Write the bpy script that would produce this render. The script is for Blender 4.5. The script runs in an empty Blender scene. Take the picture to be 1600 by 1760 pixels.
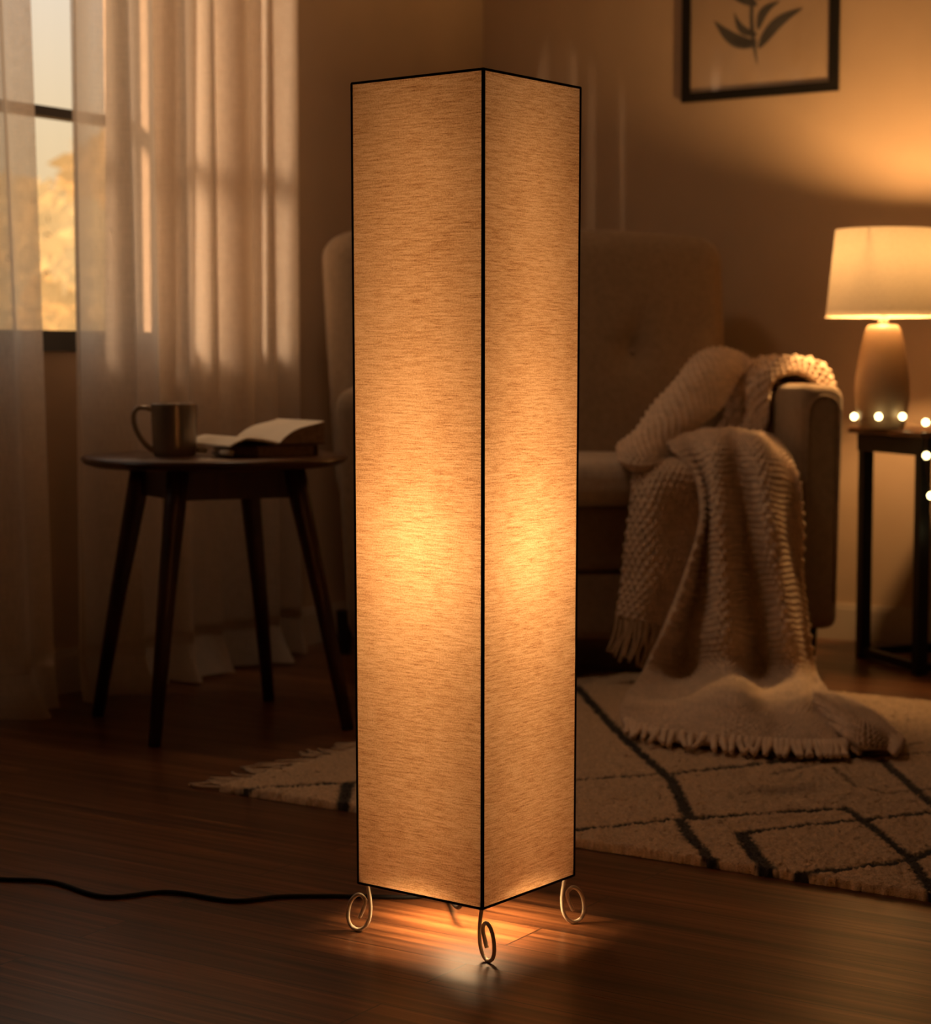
import bpy, math, random
import numpy as np
from mathutils import Vector, Matrix

random.seed(7); rng = np.random.default_rng(7)
scene = bpy.context.scene
COL = scene.collection
PI = math.pi
# ------------------------------------------------------------------ camera model (used to place things in the room)
F = 3378.0; PITCH = math.atan(260 / F); H = 0.86
CP, SP = math.cos(PITCH), math.sin(PITCH)
def ray(px, py):
    dx, dy = (px - 800) / F, -(py - 880) / F
    return np.array([dx, CP + dy * SP, -SP + dy * CP])
CAM = np.array([0, 0, H])
def at(px, py, Y):                       # point of that sight line at depth Y
    r = ray(px, py); return CAM + r * (Y / r[1])
def ath(px, py, h=0.0):                  # point of that sight line at height h
    r = ray(px, py); return CAM + r * ((h - H) / r[2])
LD = np.array([.545, .838, 0]); LD /= np.linalg.norm(LD)       # along left wall towards the corner
RD = np.array([LD[1], -LD[0], 0])                               # along right wall away from the corner
CORNER = np.array([.06, 6.76, 0])
NL = np.array([LD[1], -LD[0], 0])        # inward normal of left wall
NR = np.array([-LD[0], -LD[1], 0])       # inward normal of right wall
def on_wall(px, py, n, off=0.0):
    r = ray(px, py); p0 = CORNER + n * off
    return CAM + r * (np.dot(p0 - CAM, n) / np.dot(r, n))

# ------------------------------------------------------------------ object helpers
def thing(name, label, cat, loc=(0, 0, 0), rotz=0.0, group=None):
    o = bpy.data.objects.new(name, None); COL.objects.link(o)
    o.empty_display_size = .05
    o.location = loc; o.rotation_euler = (0, 0, rotz)
    tag(o, label, cat, group); return o
def tag(o, label, cat, group=None):
    o['label'] = label; o['category'] = cat
    if group: o['group'] = group
    return o
def struct(o):
    o['kind'] = 'structure'; return o
def root_of(p):
    while p.parent: p = p.parent
    return p
def mk(name, v, f, mats, parent=None, smooth=True, world=False, midx=None, uv=None, col=None, auto=None):
    me = bpy.data.meshes.new(name)
    v = np.asarray(v, float)
    if world and parent is not None:
        r = root_of(parent)
        M = Matrix.Translation(r.location) @ Matrix.Rotation(r.rotation_euler.z, 4, 'Z')
        Mi = np.array(M.inverted())
        v = v @ Mi[:3, :3].T + Mi[:3, 3]
    me.from_pydata([tuple(x) for x in v], [], [tuple(int(i) for i in q) for q in f])
    if not isinstance(mats, (list, tuple)): mats = [mats]
    for m in mats: me.materials.append(m)
    if midx is not None: me.polygons.foreach_set('material_index', midx)
    if uv is not None:
        L = me.uv_layers.new(name='UVMap'); vi = np.empty(len(me.loops), int)
        me.loops.foreach_get('vertex_index', vi)
        L.data.foreach_set('uv', np.asarray(uv, float)[vi].ravel())
    if col is not None:
        a = me.color_attributes.new('Col', 'FLOAT_COLOR', 'POINT')
        a.data.foreach_set('color', np.asarray(col, float).ravel())
    if smooth:
        if auto is None: me.polygons.foreach_set('use_smooth', [True] * len(me.polygons))
        else: me.shade_smooth() if hasattr(me, 'shade_smooth') else None
    me.update()
    if smooth and auto is not None:
        try: me.set_sharp_from_angle(angle=math.radians(auto))
        except Exception: pass
    o = bpy.data.objects.new(name, me); COL.objects.link(o)
    if parent: o.parent = parent
    return o
def fixn(o):
    import bmesh
    b = bmesh.new(); b.from_mesh(o.data); bmesh.ops.recalc_face_normals(b, faces=b.faces); b.to_mesh(o.data); b.free(); return o
def join(parts):
    V, Fc, n = [], [], 0
    for v, f in parts:
        v = np.asarray(v, float); V.append(v); Fc += [tuple(i + n for i in q) for q in f]; n += len(v)
    return np.vstack(V), Fc
def box(c, s, ax=None):
    c = np.asarray(c, float); h = np.asarray(s, float) / 2
    v = np.array([[x, y, z] for x in (-1, 1) for y in (-1, 1) for z in (-1, 1)]) * h
    if ax is not None: v = v @ np.asarray(ax)          # rows of ax are the box axes
    f = [(0, 1, 3, 2), (4, 6, 7, 5), (0, 4, 5, 1), (2, 3, 7, 6), (0, 2, 6, 4), (1, 5, 7, 3)]
    return v + c, f
def rbox(c, s, r, n=8, ax=None, warp=None):
    """box with rounded edges, n cells on each side"""
    V, Fc, key = [], [], {}
    s = np.asarray(s, float); r = min(r, s.min() / 2 - 1e-5)
    inner = s / 2 - r
    def coord(h):                         # denser near the edges
        k = max(3, n // 4)
        a = [-h + r * (1 - math.cos(i / k * PI / 2)) for i in range(k)]
        m = list(np.linspace(-h + r, h - r, n + 1))
        return a + m + [-x for x in reversed(a)]
    cs = [coord(s[i] / 2) for i in range(3)]
    def vid(p):
        k = tuple(np.round(p, 6))
        if k not in key:
            key[k] = len(V); V.append(p)
        return key[k]
    for a in range(3):
        b, d = (a + 1) % 3, (a + 2) % 3
        for sg in (-1, 1):
            for i in range(len(cs[b]) - 1):
                for j in range(len(cs[d]) - 1):
                    q = []
                    for (ii, jj) in ((i, j), (i + 1, j), (i + 1, j + 1), (i, j + 1)):
                        p = [0, 0, 0]; p[a] = sg * s[a] / 2; p[b] = cs[b][ii]; p[d] = cs[d][jj]
                        q.append(vid(tuple(p)))
                    if len(set(q)) == 4: Fc.append(tuple(q) if sg > 0 else tuple(reversed(q)))
    V = np.array(V, float)
    cl = np.clip(V, -inner, inner); d = V - cl
    L = np.linalg.norm(d, axis=1); L[L < 1e-9] = 1
    V = cl + d / L[:, None] * r
    if warp: V = warp(V)
    if ax is not None: V = V @ np.asarray(ax)
    return V + np.asarray(c, float), Fc
def smoothpath(P, n):
    P = np.asarray(P, float)
    return crom(P, n)
def crom(P, n, axis=0):
    P = np.moveaxis(np.asarray(P, float), axis, 0)
    Q = np.concatenate([[2 * P[0] - P[1]], P, [2 * P[-1] - P[-2]]])
    t = np.linspace(0, len(P) - 1 - 1e-9, n); i = t.astype(int); u = (t - i)
    u = u.reshape((-1,) + (1,) * (P.ndim - 1))
    a, b, c, d = Q[i], Q[i + 1], Q[i + 2], Q[i + 3]
    R = .5 * (2 * b + (c - a) * u + (2 * a - 5 * b + 4 * c - d) * u ** 2 + (3 * b - a - 3 * c + d) * u ** 3)
    return np.moveaxis(R, 0, axis)
def tube(P, r, n=10, cap=True):
    P = np.asarray(P, float); m = len(P)
    r = np.full(m, r) if np.isscalar(r) else np.interp(np.linspace(0, 1, m), np.linspace(0, 1, len(r)), r)
    T = np.gradient(P, axis=0); T /= np.linalg.norm(T, axis=1)[:, None] + 1e-12
    a = np.array([0, 0, 1.]) if abs(T[0][2]) < .9 else np.array([1., 0, 0])
    N = np.cross(T[0], a); N /= np.linalg.norm(N)
    V, Fc = [], []
    for k in range(m):
        N = N - T[k] * np.dot(N, T[k]); N /= np.linalg.norm(N); B = np.cross(T[k], N)
        for j in range(n):
            t = 2 * PI * j / n; V.append(P[k] + r[k] * (math.cos(t) * N + math.sin(t) * B))
    for k in range(m - 1):
        for j in range(n):
            Fc.append((k * n + j, k * n + (j + 1) % n, (k + 1) * n + (j + 1) % n, (k + 1) * n + j))
    if cap:
        Fc.append(tuple(reversed(range(n)))); Fc.append(tuple((m - 1) * n + j for j in range(n)))
    return np.array(V), Fc
def lathe(prof, n=48, c=(0, 0, 0)):
    V, Fc = [], []; m = len(prof)
    for r, z in prof:
        for j in range(n):
            t = 2 * PI * j / n; V.append((c[0] + r * math.cos(t), c[1] + r * math.sin(t), c[2] + z))
    for k in range(m - 1):
        for j in range(n):
            Fc.append((k * n + j, k * n + (j + 1) % n, (k + 1) * n + (j + 1) % n, (k + 1) * n + j))
    return np.array(V), Fc
def gridf(nr, nc, off=0):
    return [(off + i * nc + j, off + i * nc + j + 1, off + (i + 1) * nc + j + 1, off + (i + 1) * nc + j) for i in range(nr - 1) for j in range(nc - 1)]

# ------------------------------------------------------------------ materials
class NT:
    def __init__(s, name):
        s.m = bpy.data.materials.new(name); s.m.use_nodes = True
        s.t = s.m.node_tree; s.t.nodes.clear()
        s.out = s.t.nodes.new('ShaderNodeOutputMaterial')
    def n(s, ty, ins=None, **kw):
        d = s.t.nodes.new(ty)
        for k, v in kw.items(): setattr(d, k, v)
        for k, v in (ins or {}).items():
            if hasattr(v, 'is_linked') or isinstance(v, bpy.types.NodeSocket): s.t.links.new(v, d.inputs[k])
            else: d.inputs[k].default_value = v
        return d
    def ramp(s, fac, stops, interp='LINEAR'):
        d = s.t.nodes.new('ShaderNodeValToRGB'); s.t.links.new(fac, d.inputs[0]); r = d.color_ramp; r.interpolation = interp
        while len(r.elements) < len(stops): r.elements.new(.5)
        for e, (p, c) in zip(r.elements, stops):
            e.position = p; e.color = c if len(c) == 4 else (*c, 1)
        return d.outputs[0]
    def done(s, sh, disp=None):
        s.t.links.new(sh, s.out.inputs[0]); return s.m
def C4(c): return (*c, 1)
def plain(name, c, rough=.6, metal=0, spec=.5, nscale=0, namp=.15, bump=0, bscale=200, sheen=0, coat=0):
    t = NT(name)
    p = t.n('ShaderNodeBsdfPrincipled', {'Roughness': rough, 'Metallic': metal, 'Specular IOR Level': spec, 'Base Color': C4(c)})
    if sheen: p.inputs['Sheen Weight'].default_value = sheen
    if coat: p.inputs['Coat Weight'].default_value = coat
    tc = t.n('ShaderNodeTexCoord')
    nz = t.n('ShaderNodeTexNoise', {'Vector': tc.outputs['Object'], 'Scale': nscale or 8, 'Detail': 4})
    lo = tuple(x * (1 - namp) for x in c); hi = tuple(min(1, x * (1 + namp)) for x in c)
    t.t.links.new(t.ramp(nz.outputs[0], [(.3, lo), (.7, hi)]), p.inputs['Base Color'])
    if bump:
        b = t.n('ShaderNodeTexNoise', {'Vector': tc.outputs['Object'], 'Scale': bscale, 'Detail': 3})
        bp = t.n('ShaderNodeBump', {'Height': b.outputs[0], 'Strength': bump, 'Distance': .003})
        t.t.links.new(bp.outputs[0], p.inputs['Normal'])
    return t.done(p.outputs[0])

def wood(name, c1, c2, rough=.35, ang=0, scale=(3, 40, 40), coat=0, axis=0):
    t = NT(name); tc = t.n('ShaderNodeTexCoord')
    mp = t.n('ShaderNodeMapping', {'Vector': tc.outputs['Object'], 'Scale': scale, 'Rotation': (0, 0, ang)})
    nz = t.n('ShaderNodeTexNoise', {'Vector': mp.outputs[0], 'Scale': 1, 'Detail': 6, 'Distortion': .6})
    p = t.n('ShaderNodeBsdfPrincipled', {'Base Color': t.ramp(nz.outputs[0], [(.3, c1), (.7, c2)]), 'Roughness': rough, 'Coat Weight': coat})
    return t.done(p.outputs[0])

def floor_mat():
    t = NT('dark_plank_floor'); tc = t.n('ShaderNodeTexCoord')
    ang = math.atan2(RD[1], RD[0])
    mp = t.n('ShaderNodeMapping', {'Vector': tc.outputs['Object'], 'Rotation': (0, 0, -ang)})
    br = t.n('ShaderNodeTexBrick', {'Vector': mp.outputs[0], 'Scale': 1, 'Color1': (.25, .25, .25, 1), 'Color2': (.8, .8, .8, 1), 'Mortar': (0, 0, 0, 1),
             'Mortar Size': .0018, 'Mortar Smooth': .3, 'Brick Width': 1.5, 'Row Height': .105}, offset=.37)
    m2 = t.n('ShaderNodeMapping', {'Vector': mp.outputs[0], 'Scale': (.9, 30, 1)})
    addv = t.n('ShaderNodeVectorMath', {0: m2.outputs[0], 1: br.outputs[0]}, operation='ADD')
    nz = t.n('ShaderNodeTexNoise', {'Vector': addv.outputs[0], 'Scale': 1.6, 'Detail': 8, 'Roughness': .62, 'Distortion': .5})
    g = t.ramp(nz.outputs[0], [(.32, (.028, .010, .0035)), (.5, (.115, .043, .015)), (.66, (.22, .088, .033))])
    k = t.ramp(br.outputs[0], [(0, (.16, .16, .16)), (.2, (.72, .72, .72)), (.9, (1.2, 1.15, 1.1))])
    mx = t.n('ShaderNodeMix', {0: 1.0, 6: g, 7: k}, data_type='RGBA', blend_type='MULTIPLY')
    ro = t.ramp(nz.outputs[0], [(.2, (.38,) * 3), (.8, (.25,) * 3)])
    bp = t.n('ShaderNodeBump', {'Height': br.outputs[1], 'Strength': .08, 'Distance': .001}, invert=True)
    p = t.n('ShaderNodeBsdfPrincipled', {'Base Color': mx.outputs[2], 'Roughness': ro, 'Specular IOR Level': .48, 'Normal': bp.outputs[0]})
    return t.done(p.outputs[0])

def linen_mat():
    t = NT('slub_linen_shade'); uv = t.n('ShaderNodeUVMap')
    def nz(sx, sy, det, dist=0):
        m = t.n('ShaderNodeMapping', {'Vector': uv.outputs[0], 'Scale': (sx, sy, 1)})
        return t.n('ShaderNodeTexNoise', {'Vector': m.outputs[0], 'Scale': 1, 'Detail': det, 'Roughness': .6, 'Distortion': dist}).outputs[0]
    a = nz(20, 330, 3, .3); b = nz(420, 420, 2); c = nz(55, 700, 2); d = nz(5, 6, 3)
    s1 = t.n('ShaderNodeMath', {0: a, 1: c}, operation='ADD').outputs[0]
    s2 = t.n('ShaderNodeMath', {0: b, 1: .95}, operation='MULTIPLY').outputs[0]
    s = t.n('ShaderNodeMath', {0: s1, 1: s2}, operation='ADD').outputs[0]
    s3 = t.n('ShaderNodeMath', {0: d, 1: .35}, operation='MULTIPLY').outputs[0]
    s = t.n('ShaderNodeMath', {0: s, 1: s3}, operation='ADD').outputs[0]
    s = t.n('ShaderNodeMath', {0: s, 1: 3.3}, operation='DIVIDE').outputs[0]
    tr = t.ramp(s, [(.37, (.36, .17, .07)), (.47, (.70, .41, .20)), (.57, (.92, .63, .37))])
    df = t.ramp(s, [(.35, (.22, .13, .07)), (.5, (.42, .29, .18)), (.6, (.52, .38, .25))])
    T = t.n('ShaderNodeBsdfTranslucent', {'Color': tr}); D = t.n('ShaderNodeBsdfDiffuse', {'Color': df})
    mx = t.n('ShaderNodeMixShader', {0: .62, 1: D.outputs[0], 2: T.outputs[0]})
    return t.done(mx.outputs[0])

def sheer_mat():
    t = NT('sheer_voile'); uv = t.n('ShaderNodeUVMap')
    m = t.n('ShaderNodeMapping', {'Vector': uv.outputs[0], 'Scale': (260, 30, 1)})
    a = t.n('ShaderNodeTexNoise', {'Vector': m.outputs[0], 'Scale': 1, 'Detail': 3}).outputs[0]
    m2 = t.n('ShaderNodeMapping', {'Vector': uv.outputs[0], 'Scale': (20, 300, 1)})
    b = t.n('ShaderNodeTexNoise', {'Vector': m2.outputs[0], 'Scale': 1, 'Detail': 3}).outputs[0]
    s = t.n('ShaderNodeMath', {0: a, 1: b}, operation='ADD').outputs[0]
    fac = t.n('ShaderNodeMapRange', {0: s, 1: .7, 2: 1.3, 3: .16, 4: .32}).outputs[0]
    ge = t.n('ShaderNodeNewGeometry')      # a weave lets less straight light through at a slant
    dp = t.n('ShaderNodeVectorMath', {0: ge.outputs['Incoming'], 1: ge.outputs['Normal']}, operation='DOT_PRODUCT').outputs['Value']
    dp = t.n('ShaderNodeMath', {0: dp}, operation='ABSOLUTE').outputs[0]
    fac = t.n('ShaderNodeMath', {0: fac, 1: t.n('ShaderNodeMapRange', {0: dp, 1: .34, 2: .9, 3: 0, 4: 1}).outputs[0]}, operation='MULTIPLY').outputs[0]
    T = t.n('ShaderNodeBsdfTranslucent', {'Color': (.86, .78, .68, 1)}); D = t.n('ShaderNodeBsdfDiffuse', {'Color': (.74, .66, .57, 1)})
    mx = t.n('ShaderNodeMixShader', {0: .66, 1: D.outputs[0], 2: T.outputs[0]})
    tp = t.n('ShaderNodeBsdfTransparent')
    m3 = t.n('ShaderNodeMixShader', {0: fac, 1: mx.outputs[0], 2: tp.outputs[0]})
    return t.done(m3.outputs[0])

def shade2_mat(name='cream_lamp_shade', thru=.036):
    t = NT(name); tc = t.n('ShaderNodeTexCoord')
    nz = t.n('ShaderNodeTexNoise', {'Vector': tc.outputs['Object'], 'Scale': 260, 'Detail': 2})
    c = t.ramp(nz.outputs[0], [(.3, (.74, .62, .46)), (.7, (.86, .74, .58))])
    T = t.n('ShaderNodeBsdfTranslucent', {'Color': c}); D = t.n('ShaderNodeBsdfDiffuse', {'Color': c})
    mx = t.n('ShaderNodeMixShader', {0: thru, 1: D.outputs[0], 2: T.outputs[0]})
    return t.done(mx.outputs[0])

def glow(name, c, s, trans=0.0):
    t = NT(name); e = t.n('ShaderNodeEmission', {'Color': C4(c), 'Strength': s}); sh = e.outputs[0]
    if trans:
        tp = t.n('ShaderNodeBsdfTransparent'); sh = t.n('ShaderNodeMixShader', {0: trans, 1: sh, 2: tp.outputs[0]}).outputs[0]
    return t.done(sh)
def glass_mat(name, g=.06, rough=.03):
    t = NT(name); tp = t.n('ShaderNodeBsdfTransparent'); gl = t.n('ShaderNodeBsdfGlossy', {'Roughness': rough, 'Color': (1, 1, 1, 1)})
    return t.done(t.n('ShaderNodeMixShader', {0: g, 1: tp.outputs[0], 2: gl.outputs[0]}).outputs[0])
def attr_mat(name, rough=.95, bump=.5, bscale=350, sheen=.2):
    t = NT(name); a = t.n('ShaderNodeAttribute', attribute_name='Col'); tc = t.n('ShaderNodeTexCoord')
    nz = t.n('ShaderNodeTexNoise', {'Vector': tc.outputs['Object'], 'Scale': bscale, 'Detail': 3})
    k = t.ramp(nz.outputs[0], [(.3, (.72,) * 3), (.7, (1.12,) * 3)])
    mx = t.n('ShaderNodeMix', {0: 1.0, 6: a.outputs[0], 7: k}, data_type='RGBA', blend_type='MULTIPLY')
    bp = t.n('ShaderNodeBump', {'Height': nz.outputs[0], 'Strength': bump, 'Distance': .004})
    p = t.n('ShaderNodeBsdfPrincipled', {'Base Color': mx.outputs[2], 'Roughness': rough, 'Specular IOR Level': .1, 'Normal': bp.outputs[0], 'Sheen Weight': sheen})
    return t.done(p.outputs[0])
def self_lit_leaf_mat(name, c, e):  # foliage emits by itself: hazy backlight put in as emission colour
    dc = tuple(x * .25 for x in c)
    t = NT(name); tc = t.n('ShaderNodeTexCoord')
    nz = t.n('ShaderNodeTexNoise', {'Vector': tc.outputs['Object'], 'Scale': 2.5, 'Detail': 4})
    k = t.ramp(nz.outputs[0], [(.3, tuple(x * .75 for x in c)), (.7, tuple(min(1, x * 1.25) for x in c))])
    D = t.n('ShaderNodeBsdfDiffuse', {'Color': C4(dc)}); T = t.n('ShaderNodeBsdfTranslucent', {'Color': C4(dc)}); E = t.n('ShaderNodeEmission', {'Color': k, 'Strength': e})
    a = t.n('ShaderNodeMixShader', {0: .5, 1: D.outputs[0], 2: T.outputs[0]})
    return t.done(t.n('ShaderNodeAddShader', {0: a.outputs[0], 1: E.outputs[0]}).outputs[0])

M = dict(
    floor=floor_mat(), linen=linen_mat(), sheer=sheer_mat(), cream_shade=shade2_mat(), trim_shade=shade2_mat('lamp_shade_hem', .075),
    wall=plain('warm_beige_plaster', (.46, .34, .24), .85, spec=.2, nscale=3, namp=.05, bump=.08, bscale=120),
    ceiling=plain('ceiling_paint', (.36, .29, .22), .9, spec=.1, namp=.03),
    trim=plain('painted_trim', (.50, .42, .34), .5, namp=.04),
    black=plain('black_window_frame', (.012, .010, .008), .45, namp=.1),
    piping=plain('dark_brown_piping', (.014, .006, .003), .95, spec=.05, namp=.2),
    brass=plain('pale_gold_wire', (.94, .80, .58), .35, metal=0, namp=.08),
    cord=plain('black_cord', (.006, .005, .0045), .7, spec=.2, namp=.1),
    walnut=wood('dark_walnut', (.030, .011, .005), (.075, .027, .012), .33, scale=(4, 30, 30), coat=.15),
    walnut_leg=wood('dark_walnut_leg', (.022, .008, .004), (.055, .019, .009), .4, scale=(40, 40, 4)),
    sofa=plain('beige_upholstery', (.27, .19, .122), .9, spec=.15, nscale=60, namp=.12, bump=.3, bscale=500, sheen=.2),
    cushion=plain('cream_seat_fabric', (.46, .36, .27), .9, spec=.15, nscale=60, namp=.1, bump=.3, bscale=500, sheen=.2),
    darkwood=plain('dark_chair_leg', (.012, .006, .004), .5),
    ceramic=plain('matte_beige_ceramic', (.27, .18, .11), .5, namp=.1, bump=.08, bscale=90),
    metal=plain('black_metal_tube', (.008, .006, .005), .45),
    tabletop=wood('brown_table_top', (.05, .018, .007), (.11, .042, .017), .3, scale=(30, 3, 30), coat=.2),
    mug=plain('glazed_stoneware', (.27, .21, .15), .25, metal=.25, namp=.15, coat=.3),
    paper=plain('cream_paper', (.86, .76, .60), .8, namp=.04),
    cover=plain('brown_book_cover', (.07, .026, .012), .5),
    cover2=plain('umber_book_cover', (.09, .04, .02), .55),
    pages=plain('aged_page_edges', (.30, .20, .12), .9, nscale=90, namp=.25),
    frame=plain('black_picture_frame', (.007, .006, .005), .6, spec=.2),
    print_=plain('beige_print_paper', (.40, .29, .20), .9, namp=.05),
    ink=plain('charcoal_botanical_ink', (.055, .05, .045), .9, namp=.3),
    glass=glass_mat('picture_glass', .05, .05), pane=glass_mat('window_glass', .04, .02),
    knit_body=attr_mat('heathered_oatmeal_wool', bump=.4, bscale=600, sheen=.25), rug=attr_mat('wool_pile', bump=.7, bscale=420), knit=plain('oatmeal_wool', (.69, .52, .38), .95, spec=.1, nscale=30, namp=.14, bump=.5, bscale=600, sheen=.25),
    fringe=plain('cream_fringe', (.52, .385, .265), .95, spec=.1, nscale=60, namp=.15),
    bulb=glow('warm_bulb', (1, .72, .38), 4, .5), fairy=glow('fairy_bulb', (1, .80, .36), 9.0),
    wire=plain('thin_copper_wire', (.20, .10, .04), .4, metal=.8),
    leaf=self_lit_leaf_mat('self_lit_golden_leaves', (.80, .50, .20), .88), leaf2=self_lit_leaf_mat('self_lit_amber_leaves', (.76, .43, .15), .85), bark=plain('bark', (.14, .07, .03), .9),
    ground=plain('dry_grass', (.3, .2, .07), .95),
)

# ================================================================== ROOM SHELL
ROOM_H = 2.6
fl = np.array([CORNER + LD * a + RD * b for a, b in ((.2, -.2), (.2, 7), (-13, 7), (-13, -.2))])
# floor lies inside the two walls
flv = np.array([CORNER, CORNER + RD * 6.5, CORNER + RD * 6.5 - LD * 8.36, CORNER - LD * 8.36])
v, f = join([(np.vstack([flv, flv - [0, 0, .1]]), [(3, 2, 1, 0), (4, 5, 6, 7), (0, 1, 5, 4), (1, 2, 6, 5), (2, 3, 7, 6), (3, 0, 4, 7)])])
struct(fixn(mk('floor', v, f, M['floor'], smooth=False)))
cv = np.array([CORNER - LD * 8.36 - NL * .25, CORNER + LD * .25 - NL * .25, CORNER + LD * .25 + RD * 6.5, CORNER - LD * 8.36 + RD * 6.5])
v = np.vstack([cv + [0, 0, ROOM_H], cv + [0, 0, ROOM_H + .1]])
struct(fixn(mk('ceiling', v, [(0, 1, 2, 3), (7, 6, 5, 4), (0, 4, 5, 1), (1, 5, 6, 2), (2, 6, 7, 3), (3, 7, 4, 0)], M['ceiling'], smooth=False)))
# window opening on the left wall, measured along the wall from the corner (negative = away)
def tl(px, py=400): return float(np.dot(on_wall(px, py, NL) - CORNER, LD))
def zl(px, py): return float(on_wall(px, py, NL)[2])
W1 = tl(258); W0 = W1 - 2.05
WZ0 = zl(90, 604); WZ1 = 2.25
TH = .16
AXL = np.array([LD, NL, [0, 0, 1]])
def lbox(t0, t1, d0, d1, z0, z1):        # box in left-wall coordinates: along, off the wall (inward +), height
    c = CORNER + LD * (t0 + t1) / 2 + NL * (d0 + d1) / 2 + np.array([0, 0, (z0 + z1) / 2])
    return box(c, (t1 - t0, d1 - d0, z1 - z0), AXL)
struct(mk('wall_left', *join([lbox(-8.36, W0, -TH, 0, 0, ROOM_H), lbox(W1, .16, -TH, 0, 0, ROOM_H), lbox(W0, W1, -TH, 0, 0, WZ0), lbox(W0, W1, -TH, 0, WZ1, ROOM_H)]), M['wall'], smooth=False))
AXR = np.array([RD, NR, [0, 0, 1]])
def rbx(t0, t1, d0, d1, z0, z1):
    c = CORNER + RD * (t0 + t1) / 2 + NR * (d0 + d1) / 2 + np.array([0, 0, (z0 + z1) / 2])
    return box(c, (t1 - t0, d1 - d0, z1 - z0), AXR)
struct(mk('wall_right', *rbx(0, 6.5, -TH, 0, 0, ROOM_H), M['wall'], smooth=False))
def base(fn, t0, t1, nm):
    struct(mk(nm, *join([fn(t0, t1, .0, .016, 0, .098), fn(t0, t1, .0, .010, .098, .112)]), M['trim'], smooth=False))
struct(mk('wall_back', *box(CORNER - LD * 8.28 + RD * 3.1 + np.array([0, 0, ROOM_H / 2]), (.16, 6.84, ROOM_H), AXL), M['wall'], smooth=False))
base(lbox, -8.2, -.016, 'baseboard_left'); base(rbx, 0.0, 6.5, 'baseboard_right')
# window: black frame, bars, pane
win = bpy.data.objects.new('window_1', None); COL.objects.link(win); struct(win)
win.location = CORNER + LD * (W0 + W1) / 2
fd = (-.10, -.03)
zb = zl(90, 187); zs = zl(90, 568)
mk('window_frame', *join([lbox(W0, W0 + .05, *fd, WZ0, WZ1), lbox(W1 - .02, W1, *fd, WZ0, WZ1), lbox(W0, W1, -.10, .012, WZ0, zs), lbox(W0, W1, *fd, WZ1 - .05, WZ1)]), M['black'], win, world=True, smooth=False)
mk('glazing_bar', *lbox(W0 + .05, W1 - .02, -.085, -.045, zb - .013, zb + .013), M['black'], win, world=True, smooth=False)
mk('glazing_bar', *lbox(W1 - 1.226, W1 - 1.2, -.084, -.046, zs, WZ1 - .05), M['black'], win, world=True, smooth=False)
gv = np.array([CORNER + LD * t + NL * -.065 + np.array([0, 0, z]) for t, z in ((W0 + .03, zs), (W1 - .01, zs), (W1 - .01, WZ1 - .03), (W0 + .03, WZ1 - .03))])
mk('pane', gv, [(0, 1, 2, 3)], M['pane'], win, world=True, smooth=False)

# ------------------------------------------------------------------ curtains
def curtain(name, t0, t1, off, label, seed, zt=2.42, edge=0, lean=0.0, waves=None):
    off0, off1 = off if isinstance(off, tuple) else (off, off)
    r = np.random.default_rng(seed)
    n = 260; k = 90
    s = np.linspace(0, 1, n); zz = np.concatenate([np.linspace(zt, .12, k - 12), np.linspace(.12, .012, 12)])
    L = t1 - t0
    w = np.zeros(n)
    for lam, a in waves: w += a * np.sin(2 * PI * (s * L / lam) + r.uniform(0, 6.28))
    w2 = sum(.012 * np.sin(2 * PI * (s * L / lam) + r.uniform(0, 6.28)) for lam in (.21, .37))
    V, UV = [], []
    for z in zz:
        q = 1 - z / zt
        low = max(0, (.12 - z) / .11)
        d = off0 + (off1 - off0) * s + w * (.75 + .35 * q) + w2 * q + low ** 1.5 * (.035 + .03 * np.sin(s * L * 22 + seed))
        tt = t0 + s * L + .018 * np.sin(2 * PI * s * L / .19 + seed) * (.5 + q) + lean * q * s
        P = CORNER + LD * tt[:, None] + NL * np.maximum(d, .022)[:, None]
        P[:, 2] = z + low * .0
        V.append(P); UV += [(a * L * 1.5, z) for a in s]
    V = np.vstack(V)
    o = mk(name, V, gridf(k, n), M['sheer'], uv=UV)
    return tag(o, label, 'curtain', 'sheer window curtains')
cR0 = CORNER + NL * .19
def tcur(px, off):
    p = on_wall(px, 600, NL, off); return float(np.dot(p - CORNER, LD))
curtain('sheer_curtain', tcur(128, .19), tcur(530, .11), (.175, .10), 'wide white sheer curtain hanging behind the round table with mug', 3, waves=((.135, .040), (.083, .013), (.31, .016)))
curtain('sheer_curtain', tcur(-260, .17), tcur(44, .17), .165, 'sheer curtain at the left edge of the photo, left of the bare window strip', 5, lean=.07, waves=((.12, .034), (.075, .012), (.3, .014)))
rod = CORNER + NL * .165
rp = [CORNER + NL * .165 + LD * t + np.array([0, 0, 2.43]) for t in (W0 - .35, W1 + .55)]
ro = thing('curtain_rod', 'thin black curtain rod above the window carrying the sheer curtains', 'curtain rod', rp[0])
mk('pole', *tube(rp, .009, 12), M['black'], ro, world=True)
for t in (W0 - .25, W1 + .45):
    a = CORNER + LD * t + np.array([0, 0, 2.43]); mk('bracket', *tube([a + NL * .001, a + NL * .165], .007, 10), M['black'], ro, world=True)

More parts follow.
